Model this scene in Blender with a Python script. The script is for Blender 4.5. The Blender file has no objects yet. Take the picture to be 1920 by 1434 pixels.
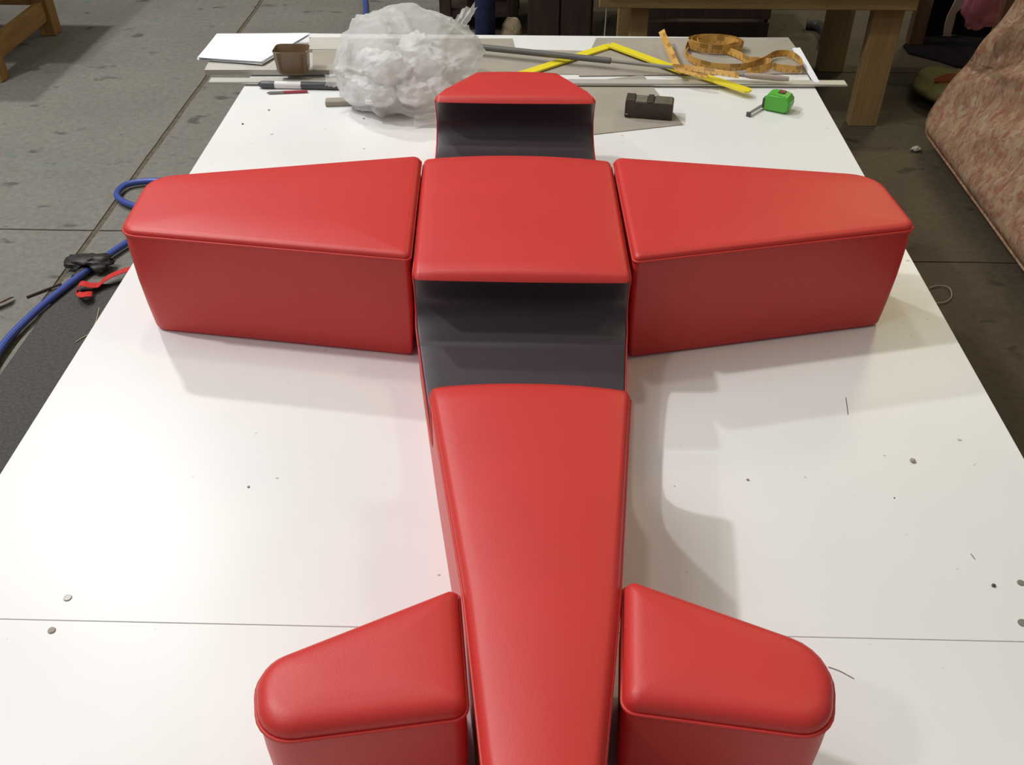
import bpy, bmesh, math, random
from mathutils import Vector, Matrix, noise
from mathutils.geometry import tessellate_polygon
random.seed(7)
S = bpy.context.scene
COL = S.collection
T = 0.80                                    # height of the work table's top above the floor

# ------------------------------------------------------------------ camera
F_PX = 1800.0
R = Matrix(((0.99964063, 0.01682375, -0.02087026),
            (0.02680683, -0.62736627, 0.77826278),
            (0.0, -0.77854256, -0.62759181)))      # camera (right, down, forward) -> world
CAM = Vector((0.0, 0.0, T + 1.0))
cd = bpy.data.cameras.new('camera'); co = bpy.data.objects.new('camera', cd); COL.objects.link(co)
rt, up, bk = R @ Vector((1, 0, 0)), R @ Vector((0, -1, 0)), R @ Vector((0, 0, -1))
co.matrix_world = Matrix(((rt.x, up.x, bk.x, CAM.x), (rt.y, up.y, bk.y, CAM.y), (rt.z, up.z, bk.z, CAM.z), (0, 0, 0, 1)))
cd.sensor_width = 36; cd.lens = F_PX * 36 / 1920; cd.clip_start = 0.02; cd.clip_end = 100
S.camera = co

# ------------------------------------------------------------------ light
S.view_settings.view_transform = 'Standard'; S.view_settings.look = 'None'
S.view_settings.exposure = 0.20; S.view_settings.gamma = 1.0; S.view_settings.use_curve_mapping = False
w = bpy.data.worlds.new('hall'); S.world = w; w.use_nodes = True
w.node_tree.nodes['Background'].inputs[0].default_value = (0.95, 0.97, 1.0, 1)
w.node_tree.nodes['Background'].inputs[1].default_value = 0.16

def lamp(name, loc, power, size, color, aim=None, sy=None):
    l = bpy.data.lights.new(name, 'AREA'); l.energy = power; l.color = color
    l.shape = 'RECTANGLE' if sy else 'DISK'; l.size = size
    if sy: l.size_y = sy
    o = bpy.data.objects.new(name, l); COL.objects.link(o); o.location = loc
    if aim: o.rotation_euler = (Vector(aim) - Vector(loc)).to_track_quat('-Z', 'Y').to_euler()
    return o
COOL = (0.98, 0.98, 1.0); WARM = (1.0, 0.87, 0.46)
lamp('overhead_lamp', (-3.3, 5.3, T + 5.0), 150, 0.30, COOL)
lamp('overhead_lamp', (-3.7, 1.9, T + 5.0), 142, 0.28, COOL)
lamp('overhead_lamp', (-0.7, 2.7, T + 5.0), 22, 0.36, (1.0, 0.95, 0.84))
lamp('overhead_lamp', (2.6, 1.6, T + 5.0), 26, 0.8, WARM)
lamp('overhead_lamp', (4.2, 9.0, T + 5.0), 100, 1.6, WARM)
lamp('overhead_lamp', (-3.6, -1.3, T + 5.0), 45, 0.5, COOL)  # added fill lamp, unseen, brightens the near left of the table
lamp('overhead_fill', (-3.4, 1.9, T + 5.4), 88, 3.0, COOL, sy=4.5)  # added soft fill from overhead, not an actual skylight

# ------------------------------------------------------------------ helpers
def P(u, v, z):
    """the point at height z above the floor that lies on the sight line through picture point (u, v) of 1920 x 1434"""
    r = R @ Vector((u - 960, v - 717, F_PX)); t = (z - CAM.z) / r.z
    return Vector((r.x * t, r.y * t, z))

def obj(name, bm, mat, parent=None, smooth=False, loc=None, rec=True):
    me = bpy.data.meshes.new(name)
    if rec: bmesh.ops.recalc_face_normals(bm, faces=bm.faces)
    bm.to_mesh(me); bm.free()
    if mat: me.materials.append(mat)
    if smooth:
        for p in me.polygons: p.use_smooth = True
        try: me.set_sharp_from_angle(angle=math.radians(smooth if smooth is not True else 50))
        except Exception: pass
    o = bpy.data.objects.new(name, me); COL.objects.link(o)
    if parent: o.parent = parent; o.matrix_parent_inverse = parent_inv(parent)
    if loc: o.location = loc
    return o
def parent_inv(p):
    m = Matrix.Translation(p.location) @ p.rotation_euler.to_matrix().to_4x4()
    q = p.parent
    if q: m = parent_inv(q).inverted() @ m if False else m
    return m.inverted()
def tag(o, label, cat, group=None):
    o['label'] = label; o['category'] = cat
    if group: o['group'] = group
    return o
def thing(name, label, cat, loc=(0, 0, 0), group=None):
    o = bpy.data.objects.new(name, None); COL.objects.link(o); o.location = loc; o.empty_display_size = 0.05
    return tag(o, label, cat, group)
def structure(o): o['kind'] = 'structure'; return o

def add_box(bm, c, s, rot=None, bev=0.0, seg=1):
    """box centred at c with full sizes s, optional rotation matrix"""
    m = Matrix.Translation(c) @ ((rot.to_4x4() if rot else Matrix()) ) @ Matrix.Diagonal((s[0], s[1], s[2], 1))
    r = bmesh.ops.create_cube(bm, size=1.0, matrix=m)
    if bev:
        es = {e for v in r['verts'] for e in v.link_edges}
        bmesh.ops.bevel(bm, geom=list(es), offset=bev, segments=seg, affect='EDGES', profile=0.5)
def box(c, s, rot=None, bev=0.0, seg=1):
    bm = bmesh.new(); add_box(bm, c, s, rot, bev, seg); return bm
def bar(a, b, wd, th, bev=0.0, upv=(0, 0, 1)):
    a, b = Vector(a), Vector(b); d = b - a
    y = d.normalized(); x = y.cross(Vector(upv)).normalized(); z = x.cross(y)
    rot = Matrix((x, y, z)).transposed()
    return box((a + b) / 2, (wd, d.length, th), rot, bev)
def add_tube(bm, pts, rad, n=10, caps=True):
    pts = [Vector(p) for p in pts]; rings = []
    rr = rad if isinstance(rad, (list, tuple)) else [rad] * len(pts)
    nrm = None
    for i, p in enumerate(pts):
        t = (pts[min(i + 1, len(pts) - 1)] - pts[max(i - 1, 0)]).normalized()
        if nrm is None:
            nrm = t.cross(Vector((0, 0, 1)))
            if nrm.length < 1e-3: nrm = Vector((1, 0, 0))
        nrm = (nrm - t * nrm.dot(t)).normalized(); bi = t.cross(nrm)
        rings.append([bm.verts.new(p + (nrm * math.cos(k * 2 * math.pi / n) + bi * math.sin(k * 2 * math.pi / n)) * rr[i]) for k in range(n)])
    for a, b in zip(rings, rings[1:]):
        for k in range(n): bm.faces.new((a[k], a[(k + 1) % n], b[(k + 1) % n], b[k]))
    if caps:
        bm.faces.new(rings[0]); bm.faces.new(rings[-1])
def tube(pts, rad, n=10, caps=True):
    bm = bmesh.new(); add_tube(bm, pts, rad, n, caps); return bm
def spline(pts, per=8, closed=False):
    pts = [Vector(p) for p in pts]; out = []; n = len(pts)
    rng = range(n if closed else n - 1)
    for i in rng:
        g = (lambda k: pts[k % n]) if closed else (lambda k: pts[max(0, min(n - 1, k))])
        p0, p1, p2, p3 = g(i - 1), g(i), g(i + 1), g(i + 2)
        for s in range(per):
            t = s / per
            out.append(0.5 * ((2 * p1) + (p2 - p0) * t + (2 * p0 - 5 * p1 + 4 * p2 - p3) * t * t + (3 * p1 - p0 - 3 * p2 + p3) * t ** 3))
    if not closed: out.append(pts[-1])
    return out
def lathe(prof, n=28, c=(0, 0, 0)):
    bm = bmesh.new(); rings = []
    for r, z in prof:
        rings.append([bm.verts.new((c[0] + r * math.cos(k * 2 * math.pi / n), c[1] + r * math.sin(k * 2 * math.pi / n), c[2] + z)) for k in range(n)])
    for a, b in zip(rings, rings[1:]):
        for k in range(n): bm.faces.new((a[k], a[(k + 1) % n], b[(k + 1) % n], b[k]))
    bm.faces.new(rings[0]); bm.faces.new(rings[-1])
    return bm
def slab_poly(pts, z0, z1, bev=0.0):
    """flat polygonal sheet between two heights"""
    bm = bmesh.new()
    lo = [bm.verts.new((p[0], p[1], z0)) for p in pts]; hi = [bm.verts.new((p[0], p[1], z1)) for p in pts]
    n = len(pts)
    bm.faces.new(lo[::-1]); bm.faces.new(hi)
    for i in range(n): bm.faces.new((lo[i], lo[(i + 1) % n], hi[(i + 1) % n], hi[i]))
    if bev: bmesh.ops.bevel(bm, geom=list(bm.edges), offset=bev, segments=2, affect='EDGES')
    return bm

# ------------------------------------------------------------------ materials
def mat(name, color, rough=0.5, spec=0.5, metal=0.0):
    m = bpy.data.materials.new(name); m.use_nodes = True
    b = m.node_tree.nodes['Principled BSDF']
    b.inputs['Base Color'].default_value = (*color, 1); b.inputs['Roughness'].default_value = rough
    b.inputs['Specular IOR Level'].default_value = spec; b.inputs['Metallic'].default_value = metal
    return m
class N:
    """small node-tree writer"""
    def __init__(s, m): s.m = m; s.t = m.node_tree; s.b = s.t.nodes['Principled BSDF']
    def new(s, kind, **kw):
        n = s.t.nodes.new(kind)
        for k, v in kw.items(): setattr(n, k, v)
        return n
    def link(s, a, b): s.t.links.new(a, b)
    def coord(s, which='Object', scale=(1, 1, 1), rot=(0, 0, 0)):
        c = s.new('ShaderNodeTexCoord'); mp = s.new('ShaderNodeMapping')
        mp.inputs['Scale'].default_value = scale; mp.inputs['Rotation'].default_value = rot
        s.link(c.outputs[which], mp.inputs['Vector']); return mp.outputs['Vector']
    def noise(s, vec, scale, detail=4, rough=0.55, dist=0.0):
        n = s.new('ShaderNodeTexNoise'); n.inputs['Scale'].default_value = scale; n.inputs['Detail'].default_value = detail
        n.inputs['Roughness'].default_value = rough; n.inputs['Distortion'].default_value = dist
        s.link(vec, n.inputs['Vector']); return n.outputs['Fac']
    def ramp(s, fac, stops):
        r = s.new('ShaderNodeValToRGB'); e = r.color_ramp.elements
        while len(e) < len(stops): e.new(0.5)
        for q, (p, c) in zip(e, stops): q.position = p; q.color = (*c, 1) if len(c) == 3 else c
        s.link(fac, r.inputs['Fac']); return r.outputs['Color']
    def mix(s, fac, a, b, mode='MIX'):
        n = s.new('ShaderNodeMix', data_type='RGBA', blend_type=mode)
        for sock, v in ((n.inputs['Factor'], fac), (n.inputs['A'], a), (n.inputs['B'], b)):
            if hasattr(v, 'links'): s.link(v, sock)
            else: sock.default_value = v if not isinstance(v, tuple) else ((*v, 1) if len(v) == 3 else v)
        return n.outputs['Result']
    def bump(s, h, strength=0.2, dist=0.01):
        n = s.new('ShaderNodeBump'); n.inputs['Strength'].default_value = strength; n.inputs['Distance'].default_value = dist
        s.link(h, n.inputs['Height']); s.link(n.outputs['Normal'], s.b.inputs['Normal'])
    def color(s, c): s.link(c, s.b.inputs['Base Color'])
    def rough(s, c): s.link(c, s.b.inputs['Roughness'])

def vinyl(name, col, rough=0.42, spec=0.45):
    m = mat(name, col, rough, spec); k = N(m); v = k.coord()
    k.color(k.mix(k.noise(v, 9, 3), tuple(c * 0.93 for c in col), tuple(min(1, c * 1.06) for c in col)))
    vo = k.new('ShaderNodeTexVoronoi'); vo.inputs['Scale'].default_value = 900; k.link(v, vo.inputs['Vector'])
    big = k.noise(v, 14, 2)
    ad = k.new('ShaderNodeMath', operation='MULTIPLY_ADD'); k.link(big, ad.inputs[0]); ad.inputs[1].default_value = 6.0; k.link(vo.outputs['Distance'], ad.inputs[2])
    k.bump(ad.outputs[0], 0.10, 0.0012)
    return m
RED = vinyl('red_vinyl', (0.61, 0.040, 0.033))
GREY_VINYL = vinyl('charcoal_vinyl', (0.052, 0.038, 0.044), 0.36, 0.5)

def speckled(name, a, b, scale, rough, spec=0.4, bump=0.0, stretch=(1, 1, 1)):
    m = mat(name, a, rough, spec); k = N(m); v = k.coord(scale=stretch)
    f = k.noise(v, scale, 6)
    k.color(k.ramp(f, [(0.3, a), (0.7, b)]))
    if bump: k.bump(f, bump, 0.004)
    return m
def wood(name, a, b, rough=0.6, axis='Y'):
    m = mat(name, a, rough, 0.3); k = N(m)
    v = k.coord(scale={'X': (1.2, 14, 14), 'Y': (14, 1.2, 14), 'Z': (14, 14, 1.2)}[axis])
    f = k.noise(v, 3.0, 6, 0.6, 0.8); k.color(k.ramp(f, [(0.28, a), (0.72, b)])); k.bump(f, 0.15, 0.003)
    return m

def melamine():
    m = mat('white_melamine', (0.80, 0.80, 0.775), 0.34, 0.45); k = N(m); v = k.coord()
    c = k.ramp(k.noise(v, 2.2, 5), [(0.3, (0.77, 0.765, 0.735)), (0.7, (0.83, 0.825, 0.80))])
    spots = k.ramp(k.noise(v, 55, 2, 0.4), [(0.755, (0, 0, 0)), (0.785, (1, 1, 1))])      # specks of dirt
    c = k.mix(spots, c, (0.42, 0.40, 0.36))
    k.color(c); k.bump(k.noise(v, 260, 2), 0.04, 0.0006)
    return m
MELAMINE = melamine()

def concrete(name, a, b, paint=True):
    m = mat(name, a, 0.62, 0.3); k = N(m); v = k.coord()
    c = k.ramp(k.noise(v, 1.6, 8, 0.62), [(0.25, a), (0.75, b)])
    fine = k.noise(v, 38, 5, 0.7)
    c = k.mix(0.35, c, k.ramp(fine, [(0.3, tuple(x * 0.6 for x in a)), (0.7, tuple(x * 1.25 for x in b))]))
    if paint:
        blue = k.ramp(k.noise(k.coord(scale=(1.0, 2.4, 1)), 1.3, 6, 0.6), [(0.60, (0, 0, 0)), (0.72, (1, 1, 1))])
        c = k.mix(k.mix(0.45, (0, 0, 0), blue), c, (0.17, 0.23, 0.24))
        teal = k.ramp(k.noise(k.coord(scale=(1.4, 1.0, 1), rot=(0, 0, 0.6)), 5.5, 3, 0.5), [(0.66, (0, 0, 0)), (0.71, (1, 1, 1))])
        c = k.mix(k.mix(0.5, (0, 0, 0), teal), c, (0.08, 0.16, 0.16))
    dark = k.ramp(k.noise(k.coord(scale=(1, 1.6, 1), rot=(0, 0, 0.9)), 6.5, 4, 0.5, 0.4), [(0.63, (0, 0, 0)), (0.70, (1, 1, 1))])
    c = k.mix(k.mix(0.7, (0, 0, 0), dark), c, tuple(x * 0.4 for x in a))
    k.color(c); k.bump(fine, 0.25, 0.004)
    return m
CONCRETE = concrete('grey_concrete', (0.145, 0.134, 0.112), (0.210, 0.198, 0.168))
CONCRETE_BROWN = concrete('dark_brown_concrete', (0.050, 0.037, 0.022), (0.092, 0.070, 0.043), False)  # darker, browner concrete for the slabs to the right
DIRT = speckled('joint_dirt', (0.085, 0.072, 0.048), (0.145, 0.125, 0.09), 30, 0.9, 0.1, 0.4)
PINE = wood('pale_pine', (0.22, 0.14, 0.055), (0.31, 0.205, 0.09), 0.6, 'Z')
PINE_X = wood('pale_pine_rail', (0.20, 0.13, 0.05), (0.29, 0.20, 0.085), 0.6, 'X')
OCHRE = wood('ochre_timber', (0.22, 0.12, 0.035), (0.36, 0.20, 0.07), 0.6, 'Z')
OCHRE_Y = wood('ochre_timber_rail', (0.24, 0.13, 0.04), (0.38, 0.22, 0.08), 0.6, 'Y')
BROWN = wood('red_brown_timber', (0.075, 0.033, 0.016), (0.125, 0.06, 0.03), 0.55, 'Z')
DARKWOOD = wood('dark_brown_timber', (0.030, 0.018, 0.014), (0.060, 0.036, 0.027), 0.6, 'Z')
ALU = mat('brushed_aluminium', (0.66, 0.63, 0.56), 0.45, 0.5, 0.45)
STEEL = mat('dull_steel', (0.30, 0.29, 0.27), 0.45, 0.5, 0.7)
PAPER = speckled('white_paper', (0.80, 0.82, 0.86), (0.84, 0.86, 0.90), 6, 0.8, 0.2)
CARD_GREY = speckled('grey_card', (0.33, 0.297, 0.24), (0.39, 0.35, 0.287), 8, 0.75, 0.2)
CARD_CREAM = speckled('cream_board', (0.47, 0.45, 0.39), (0.53, 0.51, 0.445), 8, 0.75, 0.2)
RUBBER = speckled('dark_rubber_mat', (0.045, 0.042, 0.040), (0.085, 0.078, 0.072), 120, 0.75, 0.3, 0.2)
HOSE = mat('blue_hose', (0.045, 0.075, 0.30), 0.4, 0.5)
BLACK = speckled('black_plastic', (0.016, 0.014, 0.012), (0.035, 0.03, 0.026), 40, 0.5, 0.4)
BLOCK = speckled('brown_black_plastic', (0.040, 0.028, 0.020), (0.065, 0.047, 0.034), 40, 0.5, 0.4)
YELLOW = mat('yellow_lacquer', (0.86, 0.72, 0.03), 0.28, 0.5)
DARKGREY = mat('dark_grey_plastic', (0.07, 0.07, 0.075), 0.45, 0.5)
WHITE_PL = mat('white_label', (0.75, 0.75, 0.73), 0.5, 0.4)

# ------------------------------------------------------------------ floor: dirt-filled joints between poured slabs
floor = structure(obj('floor', slab_poly([(-9, -4), (8, -4), (8, 12), (-9, 12)], -0.12, -0.004), DIRT))
def rough_slab(x0, x1, y0, y1, m):
    """a poured slab whose broken edges wander a few millimetres"""
    pts = []; st = 0.12
    def run(a, b):
        n = max(2, int((Vector(b) - Vector(a)).length / st))
        for i in range(n):
            p = Vector(a).lerp(Vector(b), i / n)
            j = 0.006 if i else 0
            pts.append((p.x + noise.noise((p.x * 9, p.y * 9, 1)) * j, p.y + noise.noise((p.x * 9, p.y * 9, 5)) * j))
    c = [(x0, y0), (x1, y0), (x1, y1), (x0, y1)]
    for i in range(4): run(c[i], c[(i + 1) % 4])
    obj('slab', slab_poly(pts, -0.10, 0.0), m, floor)
G = 0.010
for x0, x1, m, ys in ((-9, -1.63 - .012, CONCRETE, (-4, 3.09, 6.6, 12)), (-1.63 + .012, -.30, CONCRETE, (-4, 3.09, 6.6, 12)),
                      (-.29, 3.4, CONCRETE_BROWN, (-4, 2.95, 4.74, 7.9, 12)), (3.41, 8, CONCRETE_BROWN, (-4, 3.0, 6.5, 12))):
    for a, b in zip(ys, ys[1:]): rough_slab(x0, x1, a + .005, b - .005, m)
structure(obj('wall_back', box((-.5, 12.1, 3.3), (17, .2, 6.9)), speckled('grey_block_wall', (.16, .15, .13), (.22, .21, .19), 3, .9, .2)))

# ------------------------------------------------------------------ the work table
TX0, TX1, TY0, TY1, SEAM = -0.787, 0.745, -0.35, 2.905, 0.744
tbl = thing('work_table', 'long white topped work table carrying the red padded aeroplane', 'table', (0, 1.3, 0))
obj('tabletop_panel', box(((TX0 + TX1) / 2, (SEAM + TY1) / 2 + 0.0002, T - 0.009), (TX1 - TX0, TY1 - SEAM - 0.0004, 0.018), bev=0.0005), MELAMINE, tbl)
obj('tabletop_panel', box(((TX0 + TX1) / 2, (SEAM + TY0) / 2 - 0.0002, T - 0.0092), (TX1 - TX0, SEAM - TY0 - 0.0004, 0.018), bev=0.0005), MELAMINE, tbl)
for x in (TX0 + 0.16, TX1 - 0.16):
    obj('apron', box((x, (TY0 + TY1) / 2, T - 0.065), (0.04, TY1 - TY0 - 0.3, 0.09)), PINE, tbl)
    for y in (TY0 + 0.2, SEAM, TY1 - 0.25):
        obj('leg', box((x, y, (T - 0.02) / 2), (0.07, 0.07, T - 0.022)), PINE, tbl)
for y in (TY0 + 0.2, SEAM, TY1 - 0.25):
    obj('cross_rail', box(((TX0 + TX1) / 2, y, T - 0.065), (TX1 - TX0 - 0.4, 0.04, 0.088)), PINE_X, tbl)
for u, v, m, r in ((127, 1121, STEEL, .0055), (97, 1182, CARD_GREY, .005), (1914, 1093, STEEL, .005), (1917, 1168, STEEL, .006)):
    p = P(u, v, T)
    obj('screw_head', lathe([(r * 0.55, -0.001), (r, 0.0002), (r * 0.9, 0.0016), (r * 0.4, 0.0018)], 12, p), m, tbl, True)

# ------------------------------------------------------------------ padded cushion builder
def inset_ring(poly, radii, d, z, n=7):
    """offset a convex polygon inward by d and round its corners (same point count for every d)"""
    m = len(poly); lines = []
    for i in range(m):
        a, b = poly[i], poly[(i + 1) % m]; e = (b - a).normalized(); nn = Vector((-e.y, e.x)); lines.append((a + nn * d, e))
    cs = []
    for i in range(m):
        (p, e), (q, f) = lines[i - 1], lines[i]
        den = e.x * f.y - e.y * f.x; t = ((q.x - p.x) * f.y - (q.y - p.y) * f.x) / den; cs.append(p + e * t)
    out = []
    for i in range(m):
        c = cs[i]; e, f = lines[i - 1][1], lines[i][1]
        th = math.acos(max(-1, min(1, e.dot(f)))); r = max(radii[i] - d * 0.55, 0.006)
        L = r * math.tan(th / 2); a, b = c - e * L, c + f * L; cen = a + Vector((-e.y, e.x)) * r
        a0 = math.atan2((a - cen).y, (a - cen).x)
        for k in range(n):
            an = a0 + th * k / (n - 1); out.append(Vector((cen.x + r * math.cos(an), cen.y + r * math.sin(an), z)))
    # extra points along the edges keep the crown smooth
    res = []
    for i in range(m):
        blk = out[i * n:(i + 1) * n]; res += blk
        a, b = blk[-1], out[((i + 1) % m) * n]
        for k in range(1, 8): res.append(a.lerp(b, k / 8))
    return res
def skin_rings(bm, rings):
    vs = [[bm.verts.new(p) for p in r] for r in rings]; n = len(vs[0])
    for a, b in zip(vs, vs[1:]):
        for k in range(n): bm.faces.new((a[k], a[(k + 1) % n], b[(k + 1) % n], b[k]))
    return vs
def cushion(root, poly, radii, z0, h, edge=0.014, crown=0.008, foot=0.008):
    poly = [Vector(p[:2]) for p in poly]
    if sum(poly[i].x * poly[(i + 1) % len(poly)].y - poly[(i + 1) % len(poly)].x * poly[i].y for i in range(len(poly))) < 0:
        poly.reverse(); radii = radii[::-1]
    zs = z0 + h - edge - crown                                       # seam height
    bm = bmesh.new()
    rs = [inset_ring(poly, radii, foot + 0.004, z0)] + [inset_ring(poly, radii, foot * (1 - t) - 0.003 * math.sin(math.pi * t), z0 + 0.006 + (zs - z0 - 0.006) * t) for t in (0, .25, .5, .75, 1)]
    v = skin_rings(bm, rs); bm.faces.new(v[0])
    obj('side_panel', bm, RED, root, 60)
    bm = bmesh.new(); rings = [inset_ring(poly, radii, 0.0, zs)]
    for k in range(1, 6):
        a = k / 5 * math.pi / 2; rings.append(inset_ring(poly, radii, edge * (1 - math.cos(a)) - 0.0015 * math.sin(2 * a), zs + edge * math.sin(a)))
    last = rings[-1]; cen = sum(last, Vector()) / len(last)
    for t in (.12, .25, .4, .55, .7, .85):
        rings.append([p.lerp(cen, t) + Vector((0, 0, crown * (1 - (1 - min(1, t / .62)) ** 2.2))) for p in last])
    v = skin_rings(bm, rings); bm.faces.new(v[-1])
    obj('top_panel', bm, RED, root, 60)
    ring = [p + Vector((0, 0, 0.0)) for p in inset_ring(poly, radii, -0.0012, zs)]
    ring.append(ring[0])
    obj('seam_piping', tube(ring, 0.0021, 6, False), RED, root, 80)

H = 0.213
def pads(pix, z): return [P(u, v, T + z) for u, v in pix]
W_Z = 0.195
w1 = thing('padded_wing', 'red padded aeroplane wing on the left, beside the blue hose on the floor', 'soft play', P(500, 560, T))
cushion(w1, pads([(789, 303), (768, 492), (226, 444), (283, 343)], W_Z), [.012, .008, .032, .05], T + .001, H, .011, .004)
w2 = thing('padded_wing', 'red padded aeroplane wing on the right, nearer the patterned mattress', 'soft play', P(1430, 560, T))
cushion(w2, pads([(1151, 306), (1189, 496), (1715, 436), (1640, 340)], W_Z), [.012, .008, .022, .06], T + .001, H, .011, .004)
s1 = thing('padded_tailplane', 'small red padded tail wing left of the narrowing fuselage', 'soft play', P(690, 1330, T))
cushion(s1, pads([(858, 1118), (876, 1352), (487, 1402), (483, 1266)], .180), [.006, .014, .036, .036], T + .001, .206, .020, .002)
s2 = thing('padded_tailplane', 'small red padded tail wing right of the narrowing fuselage', 'soft play', P(1350, 1330, T))
cushion(s2, pads([(1169, 1101), (1167, 1340), (1556, 1392), (1560, 1240)], .180), [.010, .014, .034, .050], T + .001, .206, .020, .002)

# ------------------------------------------------------------------ fuselage
fus = thing('padded_fuselage', 'red padded aeroplane body with two charcoal scooped seats and tapering tail', 'soft play', (-0.02, 1.2, T))
XT = [(2.085, -0.134, 0.043), (1.962, -0.214, 0.121), (1.645, -0.209, 0.140), (1.25, -0.187, 0.150), (0.97, -0.134, 0.129), (0.64, -0.0675, 0.095), (0.45, -0.038, 0.070), (0.30, -0.011, 0.053)]
def xlr(y):
    if y >= XT[0][0]: return XT[0][1:]
    for (a, l, r), (b, m_, s) in zip(XT, XT[1:]):
        if y >= b:
            t = (a - y) / (a - b); return (l + (m_ - l) * t, r + (s - r) * t)
    return XT[-1][1:]
HB = 0.203
nose_top = [(2.085, 0.06), (2.085, 0.15), (2.085, 0.190), (2.082, HB - .004), (2.074, HB), (2.03, HB), (1.98, HB), (1.950, HB), (1.940, HB - .003), (1.934, HB - .010)]
def scoop(y0, y1):
    """seat profile from the back wall's top edge (y0) down, across the seat and up to the next block's edge (y1)"""
    pts = [(y0, HB - .010), (y0 + .009, .180), (y0 + .020, .160), (y0 + .024, .140), (y0 + .016, .120), (y0 - .004, .105), (y0 - .032, .095), (y0 - .07, .090), (y0 - .12, .085), (y0 - .18, .080), (y1 + .04, .079), (y1 + .018, .084), (y1 + .006, .10), (y1, .13), (y1 - .001, .16), (y1, HB - .010)]
    return pts
seat1 = scoop(1.934, 1.652)
mid_top = [(1.652, HB - .010), (1.650, HB - .004), (1.642, HB), (1.55, HB), (1.45, HB), (1.35, HB), (1.29, HB), (1.262, HB), (1.254, HB - .003), (1.249, HB - .010)]
seat2 = scoop(1.249, 0.978)
tail_top = [(0.978, HB - .010), (0.976, HB - .003), (0.968, HB)] + [(0.968 - 0.0665 * k, HB) for k in range(1, 10)] + [(0.35, HB), (0.318, HB - .002), (0.306, HB - .02), (0.302, .15), (0.302, .05)]
def edge_at(z, e=0.010):
    t = max(0.0, min(1.0, (z - .12) / (HB - .012 - .12))); return .004 + (e - .004) * t * t
def strip(name, path, m, crown, e0=0.010, pre=None, post=None, c0=None, c1=None):
    """upholstered strip across the body along a side profile; rounded at both long edges, crowned in the middle"""
    bm = bmesh.new(); rows = []
    path2 = [Vector((0, y, z)) for y, z in path]
    for i, p in enumerate(path2):
        a_ = path2[i - 1] if i else (Vector((0, *pre)) if pre else path2[0])
        b_ = path2[i + 1] if i < len(path2) - 1 else (Vector((0, *post)) if post else path2[-1])
        t = (b_ - a_).normalized(); nn = Vector((0, t.z, -t.y))
        cw = crown
        if c0 is not None and i < 6: cw = c0 + (crown - c0) * i / 6
        if c1 is not None and i > len(path2) - 7: cw = c1 + (crown - c1) * (len(path2) - 1 - i) / 6
        l, r = xlr(p.y); row = []; edge = edge_at(p.z, e0)
        cs = [0, .22, .5, .8, 1.0]
        xs = [(l + edge * (1 - math.cos(a * math.pi / 2)), -edge * (1 - math.sin(a * math.pi / 2))) for a in cs]
        mids = [(l + edge + (r - l - 2 * edge) * k / 14, 0.0) for k in range(1, 14)]
        xs = xs + mids + [(l + r - x, d) for x, d in reversed(xs)]
        for x, d in xs:
            s = max(0, 1 - ((2 * x - l - r) / (r - l)) ** 2)
            row.append(bm.verts.new(Vector((x, p.y, p.z + T)) + nn * (d + cw * s ** 0.8)))
        rows.append(row)
    for a, b in zip(rows, rows[1:]):
        for k in range(len(a) - 1): bm.faces.new((a[k], a[k + 1], b[k + 1], b[k]))
    return obj(name, bm, m, fus, 70)
# densify
def dens(path, mx=0.02):
    out = [path[0]]
    for a, b in zip(path, path[1:]):
        L = math.hypot(b[0] - a[0], b[1] - a[1]); n = max(1, int(L / mx))
        for k in range(1, n + 1): out.append((a[0] + (b[0] - a[0]) * k / n, a[1] + (b[1] - a[1]) * k / n))
    return out
pn_, ps1, pm_, ps2, pt_ = dens(nose_top), dens(seat1, .01), dens(mid_top), dens(seat2, .01), dens(tail_top)
strip('nose_panel', pn_, RED, .003, post=ps1[1])
strip('seat_panel', ps1, GREY_VINYL, .002, pre=pn_[-2], post=pm_[1], c0=.003, c1=.010)['label'] = 'charcoal scooped seat behind the nose'
strip('centre_panel', pm_, RED, .010, pre=ps1[-2], post=ps2[1], c1=.002)
strip('seat_panel', ps2, GREY_VINYL, .002, pre=pm_[-2], post=pt_[1], c0=.002, c1=.009)['label'] = 'charcoal scooped seat in front of the tail'
strip('tail_panel', pt_, RED, .009, pre=ps2[-2])
full = dens(nose_top) + dens(seat1, .01)[1:] + dens(mid_top)[1:] + dens(seat2, .01)[1:] + dens(tail_top)[1:]
def untangle(path, off, mn=0.0):
    """drop offset points that run backwards at tight corners"""
    keep = [off[0]]
    for i in range(1, len(off)):
        a, b = path[i - 1], path[min(i + 1, len(path) - 1)]
        d = (off[i][0] - keep[-1][0]) * (b[0] - a[0]) + (off[i][1] - keep[-1][1]) * (b[1] - a[1])
        if d > 0 and math.hypot(off[i][0] - keep[-1][0], off[i][1] - keep[-1][1]) > mn: keep.append(off[i])
    return keep
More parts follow.
